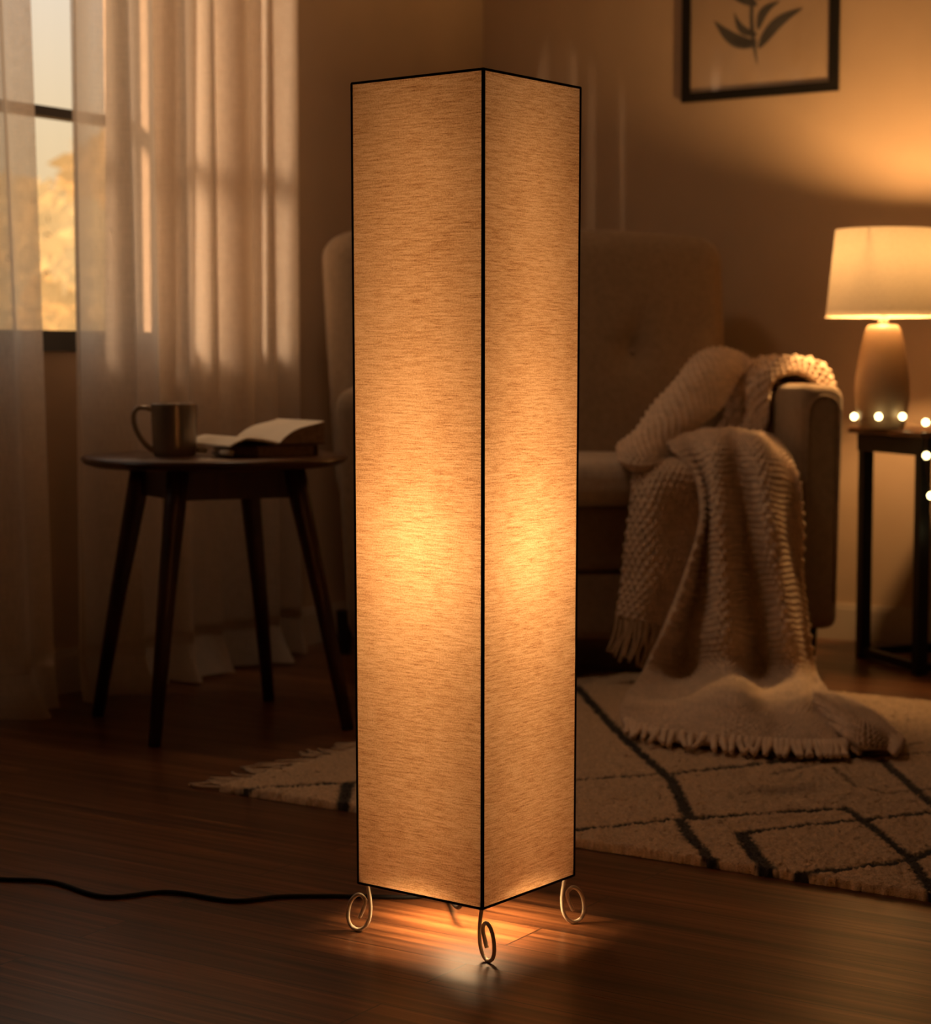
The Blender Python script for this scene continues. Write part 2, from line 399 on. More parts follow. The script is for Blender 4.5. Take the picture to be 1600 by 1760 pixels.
# ------------------------------------------------------------------ garden outside
g0 = [CORNER - NL * .16 + LD * a - NL * b for a, b in ((-14, 0), (22, 0), (22, 26), (-14, 26))]
struct(mk('ground', [p + np.array([0, 0, -.3]) for p in g0], [(0, 1, 2, 3)], M['ground'], smooth=False))
def blob_tree(name, px, Y, top_py, wid, mat, label, low, n=900, trunk=True, group=None):
    b = at(px, 700, Y); top = at(px, top_py, Y)[2]
    t = thing(name, label, 'tree' if trunk else 'shrub', (b[0], b[1], -.3), group=group)
    V, Fc = [], []
    r = np.random.default_rng(int(px * 7 + Y)); c = np.array([0, 0, (top + low) / 2 + .3]); ext = np.array([wid, wid, (top - low) / 2])
    for _ in range(n):
        d = r.normal(size=3); d /= np.linalg.norm(d); p = c + d * ext * r.uniform(.35, 1) ** .5 * (1 + .15 * math.sin(5 * d[0] + 3 * d[2]))
        a, e = r.normal(size=3), r.normal(size=3); a /= np.linalg.norm(a); e -= a * a.dot(e); e /= np.linalg.norm(e); s = r.uniform(.10, .18)
        k = len(V); V += [p - a * s, p + e * s * .45, p + a * s, p - e * s * .45]; Fc.append((k, k + 1, k + 2, k + 3))
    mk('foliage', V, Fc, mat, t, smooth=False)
    if trunk:
        parts = [tube([(0, 0, 0), (.03, 0, .8), (0, 0, c[2])], [.11, .08, .05], 8)]
        for _ in range(5):
            d = r.normal(size=3); d[2] = abs(d[2]); d /= np.linalg.norm(d); parts.append(tube([(0, 0, c[2] - ext[2] * .4), c + d * ext * .8], [.04, .015], 6))
        mk('trunk', *join(parts), M['bark'], t)
    else:
        mk('stem', *join([tube([(0, 0, 0), (dx, .05, c[2])], [.03, .012], 6) for dx in (-.15, 0, .15)]), M['bark'], t)
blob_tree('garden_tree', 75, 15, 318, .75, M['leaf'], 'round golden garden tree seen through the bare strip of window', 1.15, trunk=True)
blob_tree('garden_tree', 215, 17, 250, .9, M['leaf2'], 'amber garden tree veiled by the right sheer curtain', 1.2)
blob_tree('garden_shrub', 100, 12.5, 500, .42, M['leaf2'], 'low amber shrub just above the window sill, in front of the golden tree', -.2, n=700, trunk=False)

# ================================================================== RUG
RA = ath(374, 1362)                       # near left corner
U, Vv = RD[:2], LD[:2]
RUGW, RUGL, RUGT = 1.72, 2.6, .016
def ruv(px, py):
    p = ath(px, py, RUGT)[:2] - RA[:2]; return np.array([p @ U, p @ Vv])
lines = [  # (pixel path on the rug, half width m, darkness)
    ([(985, 1172), (1000, 1190), (1072, 1268), (1140, 1328), (1156, 1342), (1184, 1404)], .013, 1), ([(1172, 1412), (1184, 1436), (1228, 1484)], .012, 1),
    ([(940, 1342), (988, 1340), (1140, 1330), (1336, 1310), (1456, 1302), (1640, 1290)], .011, .95), ([(1290, 1280), (1308, 1292), (1336, 1310)], .010, .9),
    ([(940, 1431), (988, 1426), (1184, 1406), (1452, 1388), (1484, 1408), (1560, 1470), (1600, 1524), (1640, 1580)], .011, 1),
    ([(1268, 1431), (1330, 1424), (1484, 1408), (1600, 1396), (1700, 1384)], .011, 1), ([(1274, 1432), (1300, 1472), (1332, 1508)], .015, 1),
    ([(1326, 1520), (1338, 1505), (1450, 1493), (1560, 1478), (1660, 1440)], .012, 1), ([(1516, 1306), (1552, 1338), (1598, 1378), (1660, 1420)], .012, .95),
    ([(1432, 1318), (1470, 1350), (1520, 1363), (1600, 1356)], .006, .7), ([(1330, 1330), (1480, 1296), (1580, 1276)], .007, .6),  # second path is the shadow beside the throw, painted into the pile
    ([(384, 1360), (408, 1356), (568, 1346), (614, 1344)], .011, 1), ([(598, 1346), (592, 1370), (586, 1394)], .014, 1),
    ([(614, 1344), (760, 1352), (940, 1342)], .011, 1), ([(760, 1352), (800, 1395), (830, 1440)], .012, 1),
]
nu, nv = 600, 400
uu, vv = np.linspace(0, RUGL, nu), np.linspace(0, RUGW, nv)
GU, GV = np.meshgrid(uu, vv, indexing='ij'); JU = GU + rng.normal(0, .0022, GU.shape); JV = GV + rng.normal(0, .0022, GV.shape)
dark = np.zeros(GU.shape)
for path, hw, dk in lines:
    P = np.array([ruv(*q) for q in path])
    for a, b in zip(P[:-1], P[1:]):
        d = b - a; L2 = d @ d + 1e-9
        tt = np.clip(((JU - a[0]) * d[0] + (JV - a[1]) * d[1]) / L2, 0, 1)
        D = np.hypot(JU - a[0] - tt * d[0], JV - a[1] - tt * d[1])
        dark = np.maximum(dark, dk * np.clip((hw - D) / .004 + .5, 0, 1))
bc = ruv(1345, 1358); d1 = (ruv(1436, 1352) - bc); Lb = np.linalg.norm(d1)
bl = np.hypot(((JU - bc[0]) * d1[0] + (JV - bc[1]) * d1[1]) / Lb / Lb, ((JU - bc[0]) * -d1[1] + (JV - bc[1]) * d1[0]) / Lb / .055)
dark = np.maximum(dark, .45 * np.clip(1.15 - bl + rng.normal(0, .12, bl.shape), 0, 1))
cream = np.array([.62, .44, .28]); ink = np.array([.022, .018, .016])
vary = (1 + rng.normal(0, .11, GU.shape))[..., None]
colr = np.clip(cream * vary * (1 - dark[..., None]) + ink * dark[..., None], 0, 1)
edge = np.minimum.reduce([GU, GV, RUGL - GU, RUGW - GV])
z = RUGT * np.clip(edge / .006, 0, 1) ** .5 + rng.normal(0, .0017, GU.shape) * (edge > .004) + .0015 * np.sin(GU * 60 + np.sin(GV * 40)) * np.sin(GV * 55) - .003 * dark * (edge > .01)
z = np.maximum(z, .0012)
rag = np.where(edge < .001, 0, 0)
PX = RA[0] + GU * U[0] + GV * Vv[0]; PY = RA[1] + GU * U[1] + GV * Vv[1]
jx = rng.normal(0, .0012, GU.shape)
vr = np.stack([PX + jx, PY + rng.normal(0, .0012, GU.shape), z], -1).reshape(-1, 3)
rug = thing('area_rug', 'cream wool rug with dark irregular lattice lines lying on the plank floor', 'rug', (RA[0], RA[1], 0))
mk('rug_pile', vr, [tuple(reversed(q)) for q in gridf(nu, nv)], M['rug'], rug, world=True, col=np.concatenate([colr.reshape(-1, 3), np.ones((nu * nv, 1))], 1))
for i in range(88):                       # fringe of the short left end
    s = .008 + i * (RUGW - .016) / 87
    p = RA[:2] + Vv * s; a = rng.normal(0, .35); L = .085 + rng.uniform(-.02, .02)
    d = -U * math.cos(a) + Vv * math.sin(a) * .9
    pts = [(*(p + U * .01), .009), (*(p + d * L * .3), .007), (*(p + d * L * .65 + Vv * rng.normal(0, .008)), .005), (*(p + d * L + Vv * rng.normal(0, .012)), .004)]
    mk('fringe_tassel', *tube(crom(pts, 7), [.0032, .004, .0035, .003], 6), M['fringe'], rug, world=True)

# ================================================================== FLOOR LAMP
LC = np.array([.0021, 2.93]); LA = -1.437; ZB, ZT, SB, ST = .076, 1.2632, .2324, .2389
lamp = thing('floor_lamp', 'tall square tan linen floor lamp glowing on curled gold wire feet', 'floor lamp', (LC[0], LC[1], 0))
def corner(k, z, grow=0.0):
    s = SB + (ST - SB) * (z - ZB) / (ZT - ZB); r = s / math.sqrt(2) + grow; a = LA + k * PI / 2
    return np.array([r * math.cos(a), r * math.sin(a), z])
V, UV, Fc = [], [], []
for k in range(4):
    a0, a1 = corner(k, ZB), corner(k + 1, ZB); b0, b1 = corner(k, ZT), corner(k + 1, ZT)
    nn, mm = 9, 25; o0 = len(V)
    for i in range(mm):
        for j in range(nn):
            q, w = j / (nn - 1), i / (mm - 1)
            V.append((a0 * (1 - q) + a1 * q) * (1 - w) + (b0 * (1 - q) + b1 * q) * w); UV.append((k * .37 + q * SB, w * (ZT - ZB)))
    Fc += gridf(mm, nn, o0)
shade_ = mk('shade', V, Fc, M['linen'], lamp, smooth=False, uv=UV)
mk('shade_piping', *join([tube([corner(k, ZB, .001), corner(k, ZT, .001)],   .0028 if k == 0 else .0017, 8) for k in range(4)]), M['piping'], shade_)
def ringz(z, r=.0019):
    P = []
    return [tube([corner(k, z, .0008), corner(k + 1, z, .0008)], r, 8) for k in range(4)]
mk('top_rim', *join(ringz(ZT)), M['piping'], shade_)
mk('bottom_rim', *join(ringz(ZB)), M['piping'], shade_)
KS = 2.92 / (2.857 * F)
raw = [(245, 400), (248, 420), (262, 490), (264, 530), (258, 570), (240, 602), (214, 619), (190, 621), (160, 607), (146, 575), (150, 530), (170, 490), (205, 470), (232, 485), (236, 505), (222, 540), (205, 571)]
WR = .0030
for k, (dirn, shift) in enumerate([((.58, -.81), 0), (None, 0), (None, 0), (None, 0)]):
    c = corner(k, ZB, -.012 if k else -.004)
    ca = LA + k * PI / 2; d = np.array([math.cos(ca), math.sin(ca)])
    if dirn: d = np.array(dirn)
    if k == 3: d = np.array([-.96, .28])
    if k == 1: d = np.array([.96, .28])
    sc = 1.0
    top = ZB + .012
    hs = (621 - 400) * KS
    pts = []
    for x, y in raw:
        u = (245 - x) * KS; w = WR + (621 - y) * KS * (ZB + .006 - WR) / hs
        pts.append((c[0] + d[0] * u, c[1] + d[1] * u, w))
    mk('foot', *tube(crom(pts, 60), WR, 10), M['brass'], lamp)
# inner frame, socket and bulb
sp = [tube([corner(k, ZB + .012, -.004), (0, 0, ZB + .012)], .0022, 8) for k in range(4)] + [tube([(0, 0, ZB + .012), (0, 0, .50)], .005, 10)]
mk('stem', *join(sp), M['metal'], lamp)
mk('socket', *lathe([(.001, .495), (.016, .495), (.018, .53), (.014, .535), (.001, .535)], 20), M['metal'], lamp)
mk('bulb', *lathe([(.010, .533), (.014, .545), (.026, .567), (.030, .588), (.025, .608), (.012, .618), (.0005, .62)], 24), M['bulb'], lamp)
cp = [ath(-60, 1508, .004), ath(0, 1511, .004), ath(90, 1516, .004), ath(180, 1541, .004), ath(290, 1533, .004), ath(400, 1548, .004), ath(480, 1541, .004), ath(560, 1540, .004), ath(640, 1541, .004), ath(715, 1541, .004), ath(760, 1532, .006)]
cp += [np.array([LC[0] - .012, LC[1] + .01, .03]), np.array([LC[0], LC[1], ZB + .008])]
mk('power_cord', *tube(crom(cp, 160), .0036, 10), M['cord'], lamp, world=True)

# ================================================================== ROUND SIDE TABLE
legs = [np.array(p) for p in ((-.695, 4.341), (-.894, 4.724), (-.5, 4.946), (-.274, 4.536))]
TC = sum(legs) / 4
TZ = .638
tb = thing('side_table', 'round dark walnut side table with four splayed legs by the curtains', 'table', (TC[0], TC[1], 0))
R = .3125
mk('tabletop', *lathe([(.0005, TZ - .024), (R - .03, TZ - .024), (R - .008, TZ - .017), (R, TZ - .008), (R - .001, TZ - .003), (R - .006, TZ), (.0005, TZ)], 96), M['walnut'], tb, auto=50)
tops = [(p - TC) * .60 for p in legs]
ap = []
for i in range(4):
    a, b = tops[i], tops[(i + 1) % 4]; d = b - a; L = np.linalg.norm(d); d /= L; nrm = np.array([d[1], -d[0]])
    ap.append(box(((a + b)[0] / 2 + nrm[0] * .006, (a + b)[1] / 2 + nrm[1] * .006, TZ - .024 - .036), (L - .02, .02, .072), [[d[0], d[1], 0], [-d[1], d[0], 0], [0, 0, 1]]))
mk('apron', *join(ap), M['walnut_leg'], tb, smooth=False)
for p, t_ in zip(legs, tops):
    b = p - TC
    mk('leg', *tube([(t_[0], t_[1], TZ - .024), (*(t_ + (b - t_) * .14), TZ - .11), (*(t_ + (b - t_) * .5), TZ * .5), (b[0], b[1], .001)], [.026, .025, .020, .0145], 14), M['walnut_leg'], tb)

# mug
mp_ = ath(300, 783, TZ); MX = (mp_[0], mp_[1])
mug = thing('mug', 'glazed grey brown mug with its handle to the left on the round table', 'mug', (MX[0], MX[1], TZ))
mk('cup', *lathe([(.0005, .0005), (.046, .0005), (.050, .004), (.0515, .02), (.053, .06), (.0545, .118), (.0545, .121), (.053, .123), (.0510, .121), (.049, .06), (.046, .012), (.0005, .010)], 56), M['mug'], mug)
ha = math.radians(196)
hp = [(.050, .108), (.066, .113), (.084, .112), (.094, .098), (.092, .072), (.080, .045), (.064, .024), (.049, .012)]
mk('handle', *tube(crom([(r * math.cos(ha), r * math.sin(ha), z) for r, z in hp], 40), [.0065, .006, .0065], 10), M['mug'], mug)
# books
bk = ath(500, 786, TZ)
def pt(px, py, Y): return at(px, py, Y)
Cn, Dn = pt(480, 766, 4.54), pt(403, 752, 4.74)
e1 = (Dn - Cn)[:2]; e1 /= np.linalg.norm(e1); e2 = np.array([e1[1], -e1[0]])       # e1: near->far along the spine, e2: to the right
HB = np.linalg.norm((Dn - Cn)[:2])
def bw(u, w, z): return np.array([Cn[0] + e1[0] * u + e2[0] * w, Cn[1] + e1[1] * u + e2[1] * w, z])
AXB = np.array([[e1[0], e1[1], 0], [e2[0], e2[1], 0], [0, 0, 1]])
cb = thing('closed_book', 'closed brown hardcover lying under the open book on the round table', 'book', bw(HB / 2, .02, TZ))
bz0, bz1 = TZ + .0005, TZ + .027
mk('cover', *join([box(bw(HB / 2, .02, bz0 + .0015), (HB + .01, .155, .003), AXB), box(bw(HB / 2, .02, bz1 - .0015), (HB + .01, .155, .003), AXB), box(bw(HB / 2, .097, (bz0 + bz1) / 2), (HB + .01, .003, bz1 - bz0 - .006), AXB)]), M['cover2'], cb, world=True, smooth=False)
mk('page_block', *box(bw(HB / 2, .018, (bz0 + bz1) / 2), (HB - .002, .146, bz1 - bz0 - .006), AXB), M['pages'], cb, world=True, smooth=False)
ob = thing('open_book', 'open book with cream pages resting on a closed brown book beside the mug', 'book', bw(HB / 2, 0, bz1))
zc = bz1 + .0005
def slab(ws, top, bot, u0=0, u1=None, sag=None):
    u1 = HB if u1 is None else u1
    m = len(ws); V = []
    for u in (u0, u1):
        V += [bw(u, w, t_) for w, t_ in zip(ws, top)] + [bw(u, w, b_) for w, b_ in zip(ws, bot)]
    n2 = 2 * m; Fc = []
    for i in range(m - 1):
        Fc += [(i, i + 1, n2 + i + 1, n2 + i), (m + i + 1, m + i, n2 + m + i, n2 + m + i + 1), (i + 1, i, m + i, m + i + 1), (n2 + i, n2 + i + 1, n2 + m + i + 1, n2 + m + i)]
    Fc += [(0, n2, n2 + m, m), (m - 1, 2 * m - 1, n2 + 2 * m - 1, n2 + m - 1)]
    return V, Fc
wr = np.linspace(.001, .118, 24); q = wr / .118
zr = zc + .004 + .050 * q ** .8 + .010 * np.sin(q * PI) ** 1 * (1 - q) * 1.5
mk('right_page', *slab(wr, zr, zr - .002), M['paper'], ob, world=True, auto=40)
zlow = np.maximum(zc + .0045, zc + .0045 + 0 * q)
mk('page_block', *slab(wr, zr - .0022, np.full(24, zc + .0035)), M['pages'], ob, world=True, smooth=False)
wl = -np.linspace(.001, .126, 28); q2 = -wl / .126
zlp = zc + .006 + .013 * np.sin(q2 * PI * .75) - .030 * np.clip(q2 - .62, 0, 1) ** 1.3 * 1.6
zlp = np.maximum(zlp, TZ + .010)
mk('left_page', *slab(wl, zlp, np.where(q2 > .6, zlp - .004, np.maximum(zlp - .006, zc + .002))), M['paper'], ob, world=True, auto=40)
for uo, wo in ((0.006, -.119), (HB * .62, -.120)):
    mk('curled_page_edge', *tube([bw(uo, wo, TZ + .012), bw(uo + .05, wo, TZ + .012)], .007, 10), M['paper'], ob, world=True)
mk('cover', *join([box(bw(HB / 2, .058, zc + .0015), (HB + .006, .12, .003), AXB)]), M['cover'], ob, world=True, smooth=False)

# ================================================================== ARMCHAIR
CH = thing('armchair', 'large beige upholstered armchair with tall tufted back in the room corner', 'armchair', (.401, 5.216, 0), math.radians(12))
def sp_(name, c, s, r, mat, n=10, warp=None, parent=None):
    return mk(name, *rbox(c, s, r, n, warp=warp), mat, parent or CH)
AT = .785
LX0, LX1 = -.722, .642                     # outer faces of the arms
BX0, BX1 = -.675, .505
def warp_arm(sg):
    def w(V):
        V = V.copy(); h = (V[:, 2] + .335) / .67
        V[:, 0] += sg * .028 * np.clip(h, 0, 1) * 1.0          # leans outwards towards the top
        V[:, 2] += .012 * np.cos(V[:, 0] * 14)
        if sg < -1: V[:, 0] += .15 * np.clip((V[:, 1] + .30) / .67, 0, 1)
        return V
    return w
armr_ = sp_('arm', (LX1 - .075, .36, (.115 + AT) / 2 - .0), (.135, .74, AT - .115), .036, M['sofa'], 12, warp_arm(.4))
sp_('arm', (LX0 + .085, .36, (.115 + AT) / 2), (.150, .74, AT - .115), .055, M['sofa'], 12, warp_arm(-1.3))
def arm_trim(x, w):
    P = []
    for s, zz in ((-1, .2), (-1, .3), (-1, .5), (-1, .68)): P.append((x + s * (w / 2 - .022), -.0085, zz))
    for a in np.linspace(PI, 0, 9): P.append((x + math.cos(a) * (w / 2 - .022), -.0085, AT - .065 + math.sin(a) * .045))
    for zz in (.68, .5, .3, .2): P.append((x + w / 2 - .022, -.0085, zz))
    P = [(p[0] + .0112 * max(0, min(1, (p[2] - .115) / .67)), p[1], p[2]) for p in P]
    return crom(P, 60)
mk('arm_piping', *tube(arm_trim(LX1 - .07, .135), .0045, 8), M['sofa'], armr_)
mid = (LX0 + LX1) / 2 - .01
wi = LX1 - LX0 - .28
sp_('base', (mid, .36, .385), (wi, .68, .17), .018, M['sofa'], 8)
sp_('front_rail', (mid, .365, .205), (wi, .68, .18), .02, M['sofa'], 8)
def wc(V):
    V = V.copy(); V[:, 2] += np.where(V[:, 2] > 0, .018 * np.cos(V[:, 0] / wi * PI) * np.cos(V[:, 1] / .6 * PI * .8), 0); return V
sp_('seat_cushion', (mid, .24, .53), (wi - .012, .54, .115), .045, M['cushion'], 14, wc)
bw_ = BX1 - BX0
tufts = [(-.50, .885), (-.12, .885), (.20, .885)]
BH0, BH1 = .45, 1.245
tilt = .16
def wb(V):
    V = V.copy()
    zz = V[:, 2]; h = (zz + (BH1 - BH0) / 2) / (BH1 - BH0)
    # dimples on the front
    for tx, tz in tufts:
        cx, cz = tx - (BX0 + BX1) / 2, tz - (BH0 + BH1) / 2
        d = np.hypot(V[:, 0] - cx, (zz - cz)); fr = (V[:, 1] < 0)
        V[:, 1] += fr * .022 * np.exp(-(d / .055) ** 2)
        crease = np.exp(-((V[:, 0] - cx - .25 * (zz - cz)) / .016) ** 2) * np.exp(-((zz - cz - .06) / .07) ** 2)
        V[:, 1] += fr * .016 * crease
    V[:, 1] -= (V[:, 1] < 0) * .03 * np.cos(np.clip(V[:, 0] / bw_ * 2, -1, 1) * PI / 2)
    left = np.clip((-V[:, 0] / (bw_ / 2) - .55) / .45, 0, 1)
    V[:, 0] -= left * .03 * (h - .35)          # left shoulder flares
    V[:, 2] -= np.clip(np.abs(V[:, 0]) / (bw_ / 2), 0, 1) ** 4 * .022 * np.clip(h, 0, 1)
    V[:, 1] += tilt * (h - .2) * .6
    return V
back_ = sp_('backrest', ((BX0 + BX1) / 2, .585, (BH0 + BH1) / 2), (bw_, .19, BH1 - BH0), .075, M['sofa'], 46, wb)
for tx, tz in tufts:
    h = (tz - BH0) / (BH1 - BH0); y = .585 - .095 + tilt * (h - .2) * .6 + .004
    mk('tuft_button', *lathe([(.0005, .0), (.008, .001), (.009, .003), (.007, .006), (.0005, .007)], 16), M['sofa'], back_).matrix_local = Matrix.Translation((tx, y, tz)) @ Matrix.Rotation(PI / 2, 4, 'X')
for x, y in ((LX1 - .07, .06), (LX0 + .09, .06), (LX1 - .07, .66), (LX0 + .09, .66)):
    mk('leg', *tube([(x, y, .13), (x, y, .001)], [.026, .019], 4), M['darkwood'], CH, smooth=False)

# ================================================================== KNIT THROW
TH_ = thing('knit_throw', 'chunky oatmeal knit throw draped over armchair arm and seat to the rug', 'blanket', (.65, 4.9, 0))
RT = RUGT + .012
def G(rows, floor_rows=()):
    out = []
    for i, r_ in enumerate(rows):
        out.append([ath(p[0], p[1], p[2] + RT) if i in floor_rows else at(*p) for p in r_])
    return np.array(out)
KCOL = []
def knit(ctrl, res=.0032, amp=.0120, pit=.0170, thick=.007, fringe=None):
    Lr = np.linalg.norm(np.diff(ctrl, axis=0), axis=2).sum(0).mean(); Lc = np.linalg.norm(np.diff(ctrl, axis=1), axis=2).sum(1).mean()
    nr, nc = int(Lr / res), int(Lc / res)
    S = crom(crom(ctrl, nr, 0), nc, 1)
    u = np.concatenate([np.zeros((nr, 1)), np.cumsum(np.linalg.norm(np.diff(S, axis=1), axis=2), 1)], 1).mean(0)
    w = np.concatenate([np.zeros((1, nc)), np.cumsum(np.linalg.norm(np.diff(S, axis=0), axis=2), 0)], 0).mean(1)
    du = np.gradient(S, axis=1); dv = np.gradient(S, axis=0); N = np.cross(du, dv); N /= np.linalg.norm(N, axis=2)[..., None] + 1e-12
    if (N @ (CAM - S.mean((0, 1)))).mean() < 0: N = -N
    a, b = np.meshgrid(w, u, indexing='ij')
    wob = .0025 * np.sin(a * 37 + b * 11) + .0018 * np.sin(b * 53 - a * 19)
    rw_ = np.floor((a + wob) / pit); st = (.4 + .6 * np.sin(PI * ((a + wob) / pit - rw_))) * (.5 + .5 * np.cos(2 * PI * ((b + wob) / (pit * 1.05) + .5 * rw_))) ** .8
    h = amp * (.1 + .9 * st) + .004 * np.sin(a * 23 + 1.7 * np.sin(b * 15)) * np.sin(b * 19 + 2)
    T = S + N * h[..., None]; B = S - N * thick
    ci = np.floor((b + wob) / (pit * 1.05) + .5 * rw_).astype(int) % 997; ri = rw_.astype(int) % 991
    tone = .86 + .26 * rng.random((991, 997))[ri, ci] ** 1.2
    KCOL.append(np.concatenate([tone.ravel(), tone.ravel()]))
    V = np.concatenate([T.reshape(-1, 3), B.reshape(-1, 3)]); k = nr * nc
    Fc = gridf(nr, nc) + [tuple(reversed(q)) for q in gridf(nr, nc, k)]
    per = [(0, j) for j in range(nc)] + [(i, nc - 1) for i in range(1, nr)] + [(nr - 1, j) for j in range(nc - 2, -1, -1)] + [(i, 0) for i in range(nr - 2, 0, -1)]
    ids = [i * nc + j for i, j in per]
    for p, q in zip(ids, ids[1:] + ids[:1]): Fc.append((q, p, p + k, q + k))
    V[:, 2] = np.maximum(V[:, 2], .004)
    return (V, Fc), S
main = G([
    [(1140, 748, 5.33), (1170, 742, 5.34), (1215, 738, 5.35), (1255, 738, 5.35), (1290, 742, 5.35), (1325, 752, 5.36), (1345, 772, 5.36)],
    [(1150, 768, 5.20), (1180, 764, 5.22), (1225, 756, 5.18), (1262, 760, 5.21), (1300, 762, 5.17), (1338, 778, 5.21), (1360, 800, 5.22)],
    [(1195, 815, 5.14), (1205, 812, 5.17), (1230, 800, 5.09), (1268, 800, 5.16), (1308, 805, 5.08), (1350, 815, 5.16), (1376, 832, 5.17)],
    [(1206, 890, 5.08), (1218, 895, 5.16), (1236, 890, 5.03), (1280, 890, 5.15), (1320, 890, 5.02), (1354, 895, 5.15), (1380, 900, 5.17)],
    [(1182, 980, 5.04), (1208, 985, 5.15), (1243, 980, 5.00), (1290, 980, 5.15), (1335, 980, 5.00), (1362, 980, 5.14), (1380, 985, 5.16)],
    [(1143, 1080, 5.00), (1185, 1090, 5.12), (1246, 1080, 4.96), (1300, 1085, 5.13), (1352, 1080, 4.98), (1374, 1080, 5.12), (1389, 1085, 5.14)],
    [(1108, 1150, 4.97), (1172, 1163, 5.06), (1250, 1150, 4.91), (1308, 1165, 5.05), (1368, 1158, 4.95), (1390, 1158, 5.06), (1402, 1150, 5.09)],
    [(1072, 1204, .03), (1150, 1218, .015), (1258, 1202, .055), (1316, 1218, .02), (1384, 1212, .03), (1410, 1198, .02), (1420, 1188, .02)],
    [(1066, 1228, .014), (1145, 1246, .012), (1272, 1238, .035), (1340, 1248, .02), (1402, 1250, .02), (1436, 1244, .02), (1446, 1232, .015)],
    [(1075, 1248, .008), (1140, 1268, .008), (1262, 1280, .008), (1340, 1286, .008), (1410, 1288, .008), (1450, 1286, .008), (1470, 1275, .008)]], (7, 8, 9))
strip = G([
    [(1098, 790, 5.27), (1130, 784, 5.29), (1165, 780, 5.29), (1195, 785, 5.29)],
    [(1090, 803, 5.19), (1125, 797, 5.18), (1165, 795, 5.18), (1200, 800, 5.20)],
    [(1086, 830, 5.14), (1125, 826, 5.11), (1168, 824, 5.13), (1208, 830, 5.18)],
    [(1080, 900, 5.13), (1120, 900, 5.09), (1165, 900, 5.13), (1216, 895, 5.18)],
    [(1070, 980, 5.12), (1115, 985, 5.08), (1160, 985, 5.12), (1208, 985, 5.18)],
    [(1060, 1056, 5.11), (1100, 1066, 5.07), (1142, 1076, 5.11), (1192, 1086, 5.17)]])
swath = G([
    [(1204, 608, 5.66), (1235, 599, 5.66), (1265, 602, 5.66), (1298, 622, 5.62)],
    [(1172, 640, 5.56), (1205, 630, 5.52), (1240, 640, 5.53), (1264, 656, 5.56)],
    [(1130, 692, 5.44), (1165, 682, 5.39), (1205, 690, 5.40), (1240, 702, 5.44)],
    [(1090, 742, 5.33), (1120, 736, 5.27), (1155, 738, 5.27), (1192, 740, 5.33)],
    [(1063, 770, 5.24), (1085, 770, 5.18), (1120, 774, 5.17), (1150, 772, 5.22)],
    [(1064, 788, 5.17), (1084, 798, 5.12), (1110, 800, 5.13), (1140, 796, 5.17)],
    [(1084, 802, 5.16), (1100, 807, 5.14), (1120, 805, 5.15), (1145, 802, 5.18)]])
lobe = G([
    [(1392, 1186, .012), (1440, 1196, .015), (1500, 1225, .015), (1540, 1262, .008)],
    [(1402, 1200, .05), (1442, 1218, .055), (1490, 1244, .05), (1534, 1274, .02)],
    [(1412, 1232, .015), (1442, 1260, .02), (1474, 1282, .02), (1524, 1288, .008)]], (0, 1, 2))
ca, sa = math.cos(math.radians(12)), math.sin(math.radians(12))
def ch2w(x, y, z): return np.array([.401 + ca * x - sa * y, 5.216 + sa * x + ca * y, z])
prof = [(.36, .625), (.43, .64), (.475, .69), (.482, .76), (.505, .815), (.565, .838), (.628, .82), (.662, .77), (.667, .70)]
roll = []
for x, z_ in prof:
    row = []
    for j, y in enumerate((.17, .205, .25, .295, .34, .385, .43)):
        b = (.030 if j % 2 else -.006) - (.006 if j in (0, 6) else 0)
        row.append(ch2w(x - (b if x < .5 else -b if x > .62 else 0) + (.565 - x) * .25 * (y - .3), y + .06 * (z_ - .8), z_ + (b if .48 < x < .65 else b * .5)))
    roll.append(row)
parts = []; Smain = None
for nm, c in (('main', main), ('strip', strip), ('swath', swath), ('lobe', lobe), ('roll', np.array(roll))):
    g, S = knit(c); parts.append(g)
    if nm == 'main': Smain = S
    if nm == 'strip': Sstrip = S
    if nm == 'lobe': Slobe = S
tone_ = np.concatenate(KCOL)[:, None]
blk_ = mk('blanket', *join(parts), M['knit_body'], TH_, world=True, col=np.concatenate([np.clip(tone_ * np.array([.69, .52, .38]), 0, 1), np.ones_like(tone_)], 1))
ns = Sstrip.shape[1]
for i in range(16):
    p = Sstrip[-1, int((ns - 1) * (i + .5) / 16 * .86)]; L = .105 + .03 * (i / 16) + rng.uniform(-.012, .012)
    pts = [p + [0, 0, .006], p + [-.004 + rng.normal(0, .003), -.006, -L * .35], p + [-.016 + rng.normal(0, .004), -.004, -L * .7], p + [-.026 + rng.normal(0, .006), -.002, -L]]
    pts[3][2] = max(pts[3][2], .035)
    mk('tassel', *tube(crom(pts, 10), [.005, .0042, .0045, .004], 6), M['fringe'], blk_, world=True)
nm_ = Smain.shape[1]
for i in range(44):
    a = Smain[-1, int((nm_ - 1) * (i + .5) / 44)]; b = Smain[-6, int((nm_ - 1) * (i + .5) / 44)]
    d = (a - b); d[2] = 0; d /= np.linalg.norm(d); L = .045 + rng.uniform(-.008, .008); s = np.array([-d[1], d[0], 0]) * rng.normal(0, .010)
    pts = [a - d * .03 + [0, 0, .010], a + [0, 0, .007], a + d * L * .5 + s * .5 + [0, 0, -.001], a + d * L + s + [0, 0, -.006]]
    mk('hem_tassel', *tube(crom(pts, 8), [.0075, .008, .0065, .0055], 7), M['knit'], blk_, world=True)
nl_ = Slobe.shape[0]
